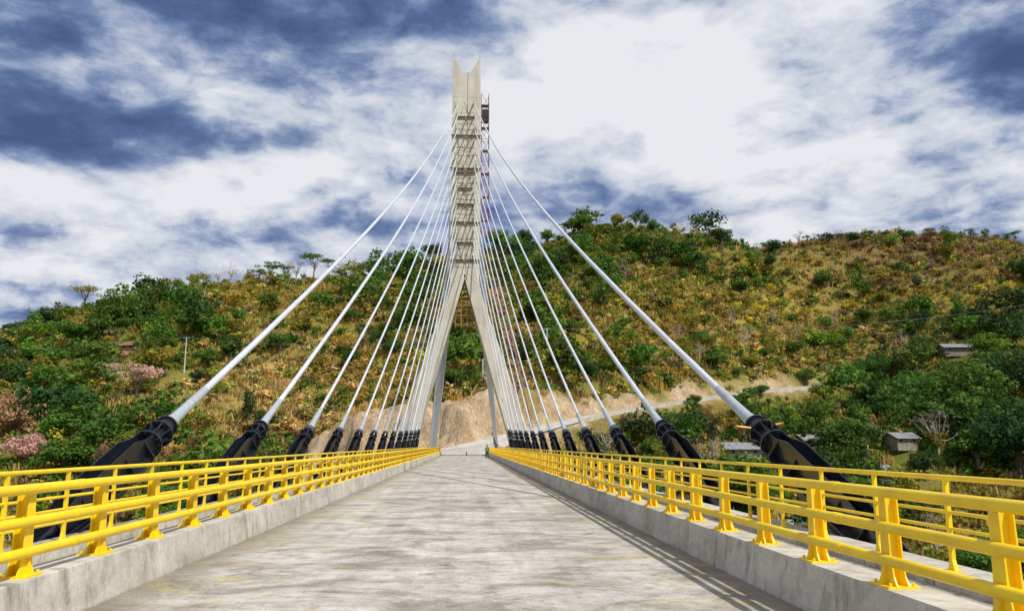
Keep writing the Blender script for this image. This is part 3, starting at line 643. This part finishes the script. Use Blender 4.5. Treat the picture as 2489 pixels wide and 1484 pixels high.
def banana(px,py,hpx):
    p=hit(px,py); s=hpx/1900*p.y/4
    E=empty('banana_plant',tuple(p),'bright green banana plant with drooping broad leaves','banana plant','banana plants on the slope')
    bm=bmesh.new(); ptube(bm,[p,p+Vector((0,0,2*s))],[.16*s,.1*s],7); fin('stem',bm,M_stem,parent=E)
    bm=bmesh.new()
    for k in range(8):
        a=k*.8+random.random(); d=Vector((math.cos(a),math.sin(a),0)); n=Vector((-d.y,d.x,0)); prev=None; o_=p+Vector((0,0,1.9*s))
        for i in range(6):
            t=i/5; c=o_+d*2.2*s*t+Vector((0,0,(2.2*t-2.0*t*t)*s)); w=.34*s*math.sin(math.pi*min(1,t*.9+.08))+.02
            cur=(bm.verts.new(c-n*w),bm.verts.new(c+n*w))
            if prev: bm.faces.new((prev[0],prev[1],cur[1],cur[0]))
            prev=cur
    fin('leaf',bm,M_ban,parent=E)
for i in range(18): banana(random.uniform(1740,1895),random.uniform(668,715),random.uniform(30,46))
# ------------------------------------------------------------------ houses
def house(px,py,w,d,h,roofm,wallm,rot,label,rise=1.2):
    p=hit(px,py); E=empty('house',(p.x,p.y,p.z-.4),label,'house'); o_=Vector(E.location)
    def V3(x,y,z): return o_+Vector((x,y,z))
    bm=bmesh.new(); box(bm,o_.x-w/2,o_.x+w/2,o_.y-d/2,o_.y+d/2,o_.z-1.5,o_.z+h); 
    prism(bm,[(-d/2,h),(d/2,h),(0,h+rise-.05)],o_,(0,1,0),(0,0,1),(1,0,0),-w/2+.01,w/2-.01); fin('wall',bm,wallm,parent=E)
    bm=bmesh.new(); k=.9
    for s in (-1,1): prism(bm,[(0,h+rise),((d/2+k)*s,h-rise*k/(d/2)),((d/2+k)*s,h-rise*k/(d/2)+.12),(0,h+rise+.14)],o_,(0,1,0),(0,0,1),(1,0,0),-w/2-k,w/2+k)
    x=-w/2-k+.2
    while x<w/2+k:
        beam(bm,V3(x,-(d/2+k),h-rise*k/(d/2)+.14),V3(x,0,h+rise+.16),.05); x+=.45
    fin('roof',bm,roofm,parent=E)
    bm=bmesh.new(); box(bm,o_.x-.45,o_.x+.45,o_.y-d/2-.06,o_.y-d/2-.003,o_.z+.1,o_.z+2.0); fin('door',bm,M_wood,parent=E)
    for xx in (-w*.33,w*.33):
        bm=bmesh.new(); box(bm,o_.x+xx-.5,o_.x+xx+.5,o_.y-d/2-.05,o_.y-d/2-.003,o_.z+.9,o_.z+1.75); wo=fin('window',bm,M_dark,parent=E)
        bm=bmesh.new()
        for a in (-.56,.5): box(bm,o_.x+xx+a,o_.x+xx+a+.06,o_.y-d/2-.09,o_.y-d/2-.003,o_.z+.85,o_.z+1.8)
        box(bm,o_.x+xx-.56,o_.x+xx+.56,o_.y-d/2-.10,o_.y-d/2-.003,o_.z+.8,o_.z+.85); fin('window_frame',bm,M_white,parent=E)
    E.rotation_euler=(0,0,math.radians(rot))
house(290,874,9,5,2.2,M_tile,M_cream,8,'small house with clay tile roof among trees',1.3)
house(318,850,5,4,2.2,M_tile,M_cream,-20,'little outbuilding with brown tiled roof',1.2)
house(2325,858,11,5,2.3,M_tin,M_cream,-6,'long low house with metal roof in the trees')
house(1975,1085,8,5,2.3,M_tin,M_cream,10,'plain house with grey tin roof below the road')
house(1800,1108,9,5,2.3,M_tin,M_cream,4,'long shed with pale metal roof near the river')
house(2120,1160,8,5,2.4,M_tin,M_cream,-12,'flat looking house with rusty metal roof in trees')
house(2190,1080,7,5,2.3,M_tin,M_cream,14,'small house with grey roof in the trees')
# ------------------------------------------------------------------ utility poles, wires
def pole(px,py,hm,label):
    p=hit(px,py); E=empty('utility_pole',tuple(p),label,'utility pole','utility poles'); 
    bm=bmesh.new(); ptube(bm,[p-Vector((0,0,1)),p+Vector((0,0,hm))],[.26,.15],10); fin('shaft',bm,M_white,parent=E,smooth=True)
    bm=bmesh.new(); box(bm,p.x-1,p.x+1,p.y-.06,p.y+.06,p.z+hm-.5,p.z+hm-.36); fin('crossarm',bm,M_galv,parent=E)
    for a in (-.9,0,.9):
        bm=bmesh.new(); ptube(bm,[p+Vector((a,0,hm-.36)),p+Vector((a,0,hm-.1))],[.06,.09],8); fin('insulator',bm,M_white,parent=E)
    return p+Vector((0,0,hm-.1))
t1=pole(447,908,12.5,'white concrete utility pole standing on the grassy slope')
t2=pole(1173,945,8,'thin pale lamp like pole beside the cut bank')
t0=pole(-90,930,12,'white concrete utility pole standing on the grassy slope')
t3=pole(1330,900,13,'white concrete utility pole standing on the grassy slope'); t4=pole(2600,880,24,'tall concrete utility pole on the hillside')
def wires(a,b,sag):
    for dx in (-.9,.9):
        bm=bmesh.new(); v=Vector((dx,0,0)); ptube(bm,curve_pts(a+v,b+v,sag,16),.028,4)
        w_=fin('power_line',bm,M_wire,origin=a); tag(w_,'thin overhead power line strung between poles','power line','overhead power lines')
wires(t0,t1,1.2); wires(t3,t4,5); wires(t1,t3,4)
# ------------------------------------------------------------------ roadside walls, steps, sign, cones
bm=bmesh.new(); rp=[p for p in rpts if 205<p.y<268]
for i,(a,b_) in enumerate(zip(rp,rp[1:])):
    t=(b_-a); t.z=0; t.normalize(); n=Vector((t.y,-t.x,0))*5.6
    q0,q1=a+n,b_+n; vs=[]
    for q,dz in ((q0,-2.2),(q1,-2.2),(q1,.85),(q0,.85)): vs.append(q+Vector((0,0,dz)))
    m_=Vector((n.x,n.y,0)).normalized()*.3
    F_=[bm.verts.new(v) for v in vs]; B_=[bm.verts.new(v+m_) for v in vs]
    bm.faces.new(F_); bm.faces.new(B_[::-1]); bm.faces.new((F_[3],F_[2],B_[2],B_[3]))
tag(fin('retaining_wall',bm,M_conc,origin=rp[0]),'low pale concrete wall along the hill road','wall')
bm=bmesh.new()
for i in range(6):
    box(bm,5.2+i*.35-1.0,5.2+i*.35+1.0,199.5-i*1.2,201-i*1.2,5.0-i*1.5,11.0-i*1.6)
tag(fin('drainage_steps',bm,paint('old_conc',(.17,.15,.13),.9,0,.5,1),origin=(5,203,3)),'dark stepped concrete drain down the cut bank','steps')
def cone(x,y):
    z=.0; E=empty('traffic_cone',(x,y,z),'orange traffic cone with white band on the road','traffic cone','traffic cones on the bridge')
    bm=bmesh.new(); box(bm,x-.19,x+.19,y-.19,y+.19,.003,.04); fin('base',bm,M_orange,parent=E)
    bm=bmesh.new(); ptube(bm,[(x,y,.04),(x,y,.72)],[.15,.03],14); fin('cone_body',bm,M_orange,parent=E,smooth=True)
    bm=bmesh.new(); ptube(bm,[(x,y,.36),(x,y,.50)],[.099,.072],14); fin('reflective_band',bm,M_white,parent=E,smooth=True)
cone(.3,138)
def sign(px,y,hm):
    x=at(px,1015,y).x; z=Hs(x,y); E=empty('warning_sign',(x,y,z),'yellow diamond warning sign on a thin post','road sign')
    bm=bmesh.new(); ptube(bm,[(x,y,z-.5),(x,y,z+hm)],.05,8); fin('post',bm,M_galv,parent=E)
    bm=bmesh.new(); prism(bm,[(0,-.7),(.7,0),(0,.7),(-.7,0)],(x,y-.07,z+hm),(1,0,0),(0,0,1),(0,1,0),-.015,.015); fin('sign_face',bm,M_yellow,parent=E)
sign(1328,192,2.6)
E=empty('barricade',(-6.2,150,0),'blue and white road works barricade','barricade')
for i in range(4):
    bm=bmesh.new(); box(bm,-7+i*.6,-6.42+i*.6,150,150.05,.5,1.0); fin('board',bm,(M_blue,M_white)[i%2],parent=E)
bm=bmesh.new()
for x in (-6.9,-4.8): box(bm,x,x+.08,150.06,150.14,0,1.1); box(bm,x,x+.08,149.8,150.5,0,.06)
fin('leg',bm,M_white,parent=E)
def truck(px,py,rot):
    p=hit(px,py); E=empty('parked_truck',tuple(p),'small white flatbed truck parked on the dirt by the river','truck'); o_=p
    X,Z,Yv=(1,0,0),(0,0,1),(0,1,0)
    bm=bmesh.new(); prism(bm,[(-2.6,.6),(-2.65,1.25),(-1.9,1.4),(-1.35,2.15),(-.35,2.2),(-.3,.6)],o_,X,Z,Yv,-.9,.9); fin('cab',bm,M_white,parent=E,bev=.05)
    bm=bmesh.new(); prism(bm,[(-1.8,1.45),(-1.36,2.05),(-.5,2.08),(-.5,1.45)],o_,X,Z,Yv,-.915,.915); fin('window',bm,M_dark,parent=E)
    bm=bmesh.new(); box(bm,o_.x-.25,o_.x+2.8,o_.y-1,o_.y+1,o_.z+.75,o_.z+.9); 
    for yy in (-1,.95): box(bm,o_.x-.25,o_.x+2.8,o_.y+yy,o_.y+yy+.05,o_.z+.9,o_.z+1.4)
    fin('load_bed',bm,M_blue,parent=E)
    for xx in (-1.9,1.9):
        for yy in (-.95,.72):
            bm=bmesh.new(); ptube(bm,[o_+Vector((xx,yy,.42)),o_+Vector((xx,yy+.24,.42))],.42,18); w_=fin('wheel',bm,M_rubber,parent=E,smooth=True)
            bm=bmesh.new(); ptube(bm,[o_+Vector((xx,yy-.01,.42)),o_+Vector((xx,yy+.25,.42))],.22,14); fin('rim',bm,M_galv,parent=E,smooth=True)
    for yy in (-.65,.65):
        bm=bmesh.new(); ptube(bm,[o_+Vector((-2.66,yy,.95)),o_+Vector((-2.6,yy,.95))],.12,12); fin('headlight',bm,M_white,parent=E)
    E.rotation_euler=(0,0,rot)
truck(1925,1285,.5)
# ------------------------------------------------------------------ person
def person(x,y):
    E=empty('person',(x,y,0),'person in dark clothes and green vest standing by the railing','person')
    V=[];R=[];Ed=[]
    def v(p,r,par=None):
        V.append(p);R.append(r)
        if par is not None: Ed.append((par,len(V)-1))
        return len(V)-1
    pel=v((0,0,.95),.14); w=v((0,0,1.1),.13,pel); ch=v((0,0,1.32),.155,w); nk=v((0,0,1.48),.06,ch); hd0=v((0,-.01,1.56),.075,nk); hd=v((0,-.01,1.65),.10,hd0); v((0,-.01,1.74),.06,hd)
    v((0,-.12,1.64),.018,hd)
    for s in (-1,1):
        sh=v((s*.19,0,1.42),.065,ch); el=v((s*.27,.03,1.14),.045,sh); wr=v((s*.25,-.06,.90),.03,el); pm=v((s*.25,-.08,.83),.032,wr)
        for i in range(4):
            k=v((s*.25+(-.024+.016*i),-.09,.77-.004*(i%2)),.009,pm); v((s*.25+(-.024+.016*i),-.075,.725+.004*abs(i-1.5)),.008,k)
        t_=v((s*.215,-.10,.82),.010,pm); v((s*.20,-.11,.785),.009,t_)
        hp=v((s*.10,0,.88),.09,pel); kn=v((s*.12,-.02,.50),.062,hp); an=v((s*.14,.02,.09),.042,kn); v((s*.16,-.13,.045),.04,an)
    me=bpy.data.meshes.new('body'); me.from_pydata(V,Ed,[]); ob=bpy.data.objects.new('body',me); COL.objects.link(ob)
    ob.modifiers.new('skin','SKIN'); 
    for i,r in enumerate(R): me.skin_vertices[0].data[i].radius=(r,r)
    me.skin_vertices[0].data[0].use_root=True
    ss=ob.modifiers.new('s','SUBSURF'); ss.levels=1; ss.render_levels=1
    bpy.context.view_layer.update(); dg=bpy.context.evaluated_depsgraph_get(); m2=bpy.data.meshes.new_from_object(ob.evaluated_get(dg)); 
    bpy.data.objects.remove(ob)
    m2.materials.clear()
    for q in (M_skin,M_cloth,M_jean,M_rubber,M_vest): m2.materials.append(q)
    for f in m2.polygons:
        c=f.center; f.use_smooth=True
        if c.z>1.49 or (abs(c.x)>.17 and c.z<.93 and c.z>.65): f.material_index=0
        elif c.z>.96: f.material_index=4 if (1.05<c.z<1.45 and abs(c.x)<.17) else 1
        elif c.z>.10: f.material_index=2
        else: f.material_index=3
    b2=bpy.data.objects.new('body',m2); COL.objects.link(b2); b2.parent=E
    bm=bmesh.new(); bmesh.ops.create_uvsphere(bm,u_segments=14,v_segments=10,radius=.112)
    for vv in bm.verts: vv.co=Vector((vv.co.x*.92,vv.co.y*1.05+.012,vv.co.z*.9+1.69))
    bmesh.ops.delete(bm,geom=[f for f in bm.faces if f.calc_center_median().y<-.05 and f.calc_center_median().z<1.72],context='FACES')
    me=bpy.data.meshes.new('hair'); bm.to_mesh(me); bm.free(); me.materials.append(M_hair); h_=bpy.data.objects.new('hair',me); COL.objects.link(h_); h_.parent=E
    E.rotation_euler=(0,0,.3)
person(2.8,100)
# ------------------------------------------------------------------ light
sd=Vector((.50,-.50,.84)).normalized()
sun=bpy.data.lights.new('sun','SUN'); sun.energy=4.3; sun.angle=math.radians(.8); sun.color=(1,.96,.89)
so=bpy.data.objects.new('sun',sun); COL.objects.link(so); so.rotation_euler=sd.to_track_quat('Z','Y').to_euler()
w=bpy.data.worlds.new("World"); S.world=w; w.use_nodes=True; nt=w.node_tree; bg=nt.nodes['Background']; bg.inputs[1].default_value=.1
sky=nd(nt,'ShaderNodeTexSky',sky_type='NISHITA'); sky.sun_disc=False; sky.sun_elevation=math.asin(sd.z); sky.sun_rotation=math.atan2(sd.x,sd.y)
tc=nd(nt,'ShaderNodeTexCoord').outputs['Generated']
def MA(op,a,b=None,c=None):
    n=nd(nt,'ShaderNodeMath',operation=op)
    for i,v in enumerate((a,b,c)):
        if v is None: continue
        if isinstance(v,(int,float)): n.inputs[i].default_value=v
        else: nt.links.new(v,n.inputs[i])
    return n.outputs[0]
def VM(op,a,b):
    n=nd(nt,'ShaderNodeVectorMath',operation=op)
    for i,v in enumerate((a,b)):
        if isinstance(v,(tuple,Vector)): n.inputs[i].default_value=tuple(v)
        else: nt.links.new(v,n.inputs[i])
    return n.outputs[1] if op in('LENGTH','DISTANCE') else n.outputs[0]
sp=nd(nt,'ShaderNodeSeparateXYZ'); nt.links.new(tc,sp.inputs[0])
zc=MA('ADD',MA('MAXIMUM',sp.outputs[2],0.0),.34)
cb=nd(nt,'ShaderNodeCombineXYZ'); nt.links.new(MA('DIVIDE',sp.outputs[0],zc),cb.inputs[0]); nt.links.new(MA('DIVIDE',sp.outputs[1],zc),cb.inputs[1]); nt.links.new(MA('MULTIPLY',sp.outputs[2],1.6),cb.inputs[2]); P=cb.outputs[0]
wn=nd(nt,'ShaderNodeTexNoise'); setin(wn,Scale=2.4,Detail=4.0,Roughness=.55); nt.links.new(P,wn.inputs['Vector'])
Pw=VM('ADD',P,VM('MULTIPLY',VM('SUBTRACT',wn.outputs['Color'],(.5,.5,.5)),(.14,.14,.14)))
n1=noise(nt,P,1.35,8,.54); n2=noise(nt,Pw,5.0,11,.62)
rA=noise(nt,Pw,3.6,10,.58); rB=noise(nt,VM('ADD',Pw,(.03,-.075,.03)),3.6,10,.58)
B=MA('MULTIPLY_ADD',MA('SUBTRACT',n1,.5),1.3,.61)
B=MA('MULTIPLY_ADD',MA('SUBTRACT',n2,.5),.75,B)
B=MA('MULTIPLY_ADD',MA('SUBTRACT',rA,rB),1.9,B)
WV=VM('MULTIPLY',VM('SUBTRACT',wn.outputs['Color'],(.5,.5,.5)),(.26,.26,.14))
def blob(px,py,rx,ry,a):
    global B
    c=ray(px,py).normalized(); k=1/(rx/1900); kz=1/(ry/1900)
    d=VM('LENGTH',VM('MULTIPLY',VM('SUBTRACT',VM('ADD',tc,WV),c),(k,k,kz)),(0,0,0))
    mr=nd(nt,'ShaderNodeMapRange',interpolation_type='SMOOTHSTEP'); mr.inputs[1].default_value=0; mr.inputs[2].default_value=1; mr.inputs[3].default_value=a; mr.inputs[4].default_value=0
    nt.links.new(d,mr.inputs[0]); B=MA('ADD',B,mr.outputs[0])
for b_ in [(300,0,1250,330,-.44),(330,330,560,130,-.26),(900,80,350,150,-.12),(2400,130,600,170,-.48),(1450,250,430,300,.30),(1850,20,300,130,.22),(1950,350,500,120,.20),(120,540,420,110,.22),(500,480,300,90,.20),(1850,500,380,50,-.08),(100,740,350,60,-.28),(2200,470,350,80,.16),(1700,300,500,200,.10),(620,260,340,45,.14)]: blob(*b_)
cr=ramp(nt,B,[(0.04,(.55,.92,2.2)),(.27,(1.0,1.55,3.2)),(.43,(1.95,2.7,4.5)),(.55,(3.6,4.25,5.9)),(.68,(5.8,6.25,7.2)),(.92,(8.2,8.35,8.7))])
cov=ramp(nt,B,[(.02,(.90,)*3),(.25,(.98,)*3)])
fc=mix(nt,cov,sky.outputs[0],cr); nt.links.new(fc,bg.inputs[0])
for o in bpy.data.objects:
    if 'o_' in o: del o['o_']
print('trees',ntree[0],'objects',len(bpy.data.objects))
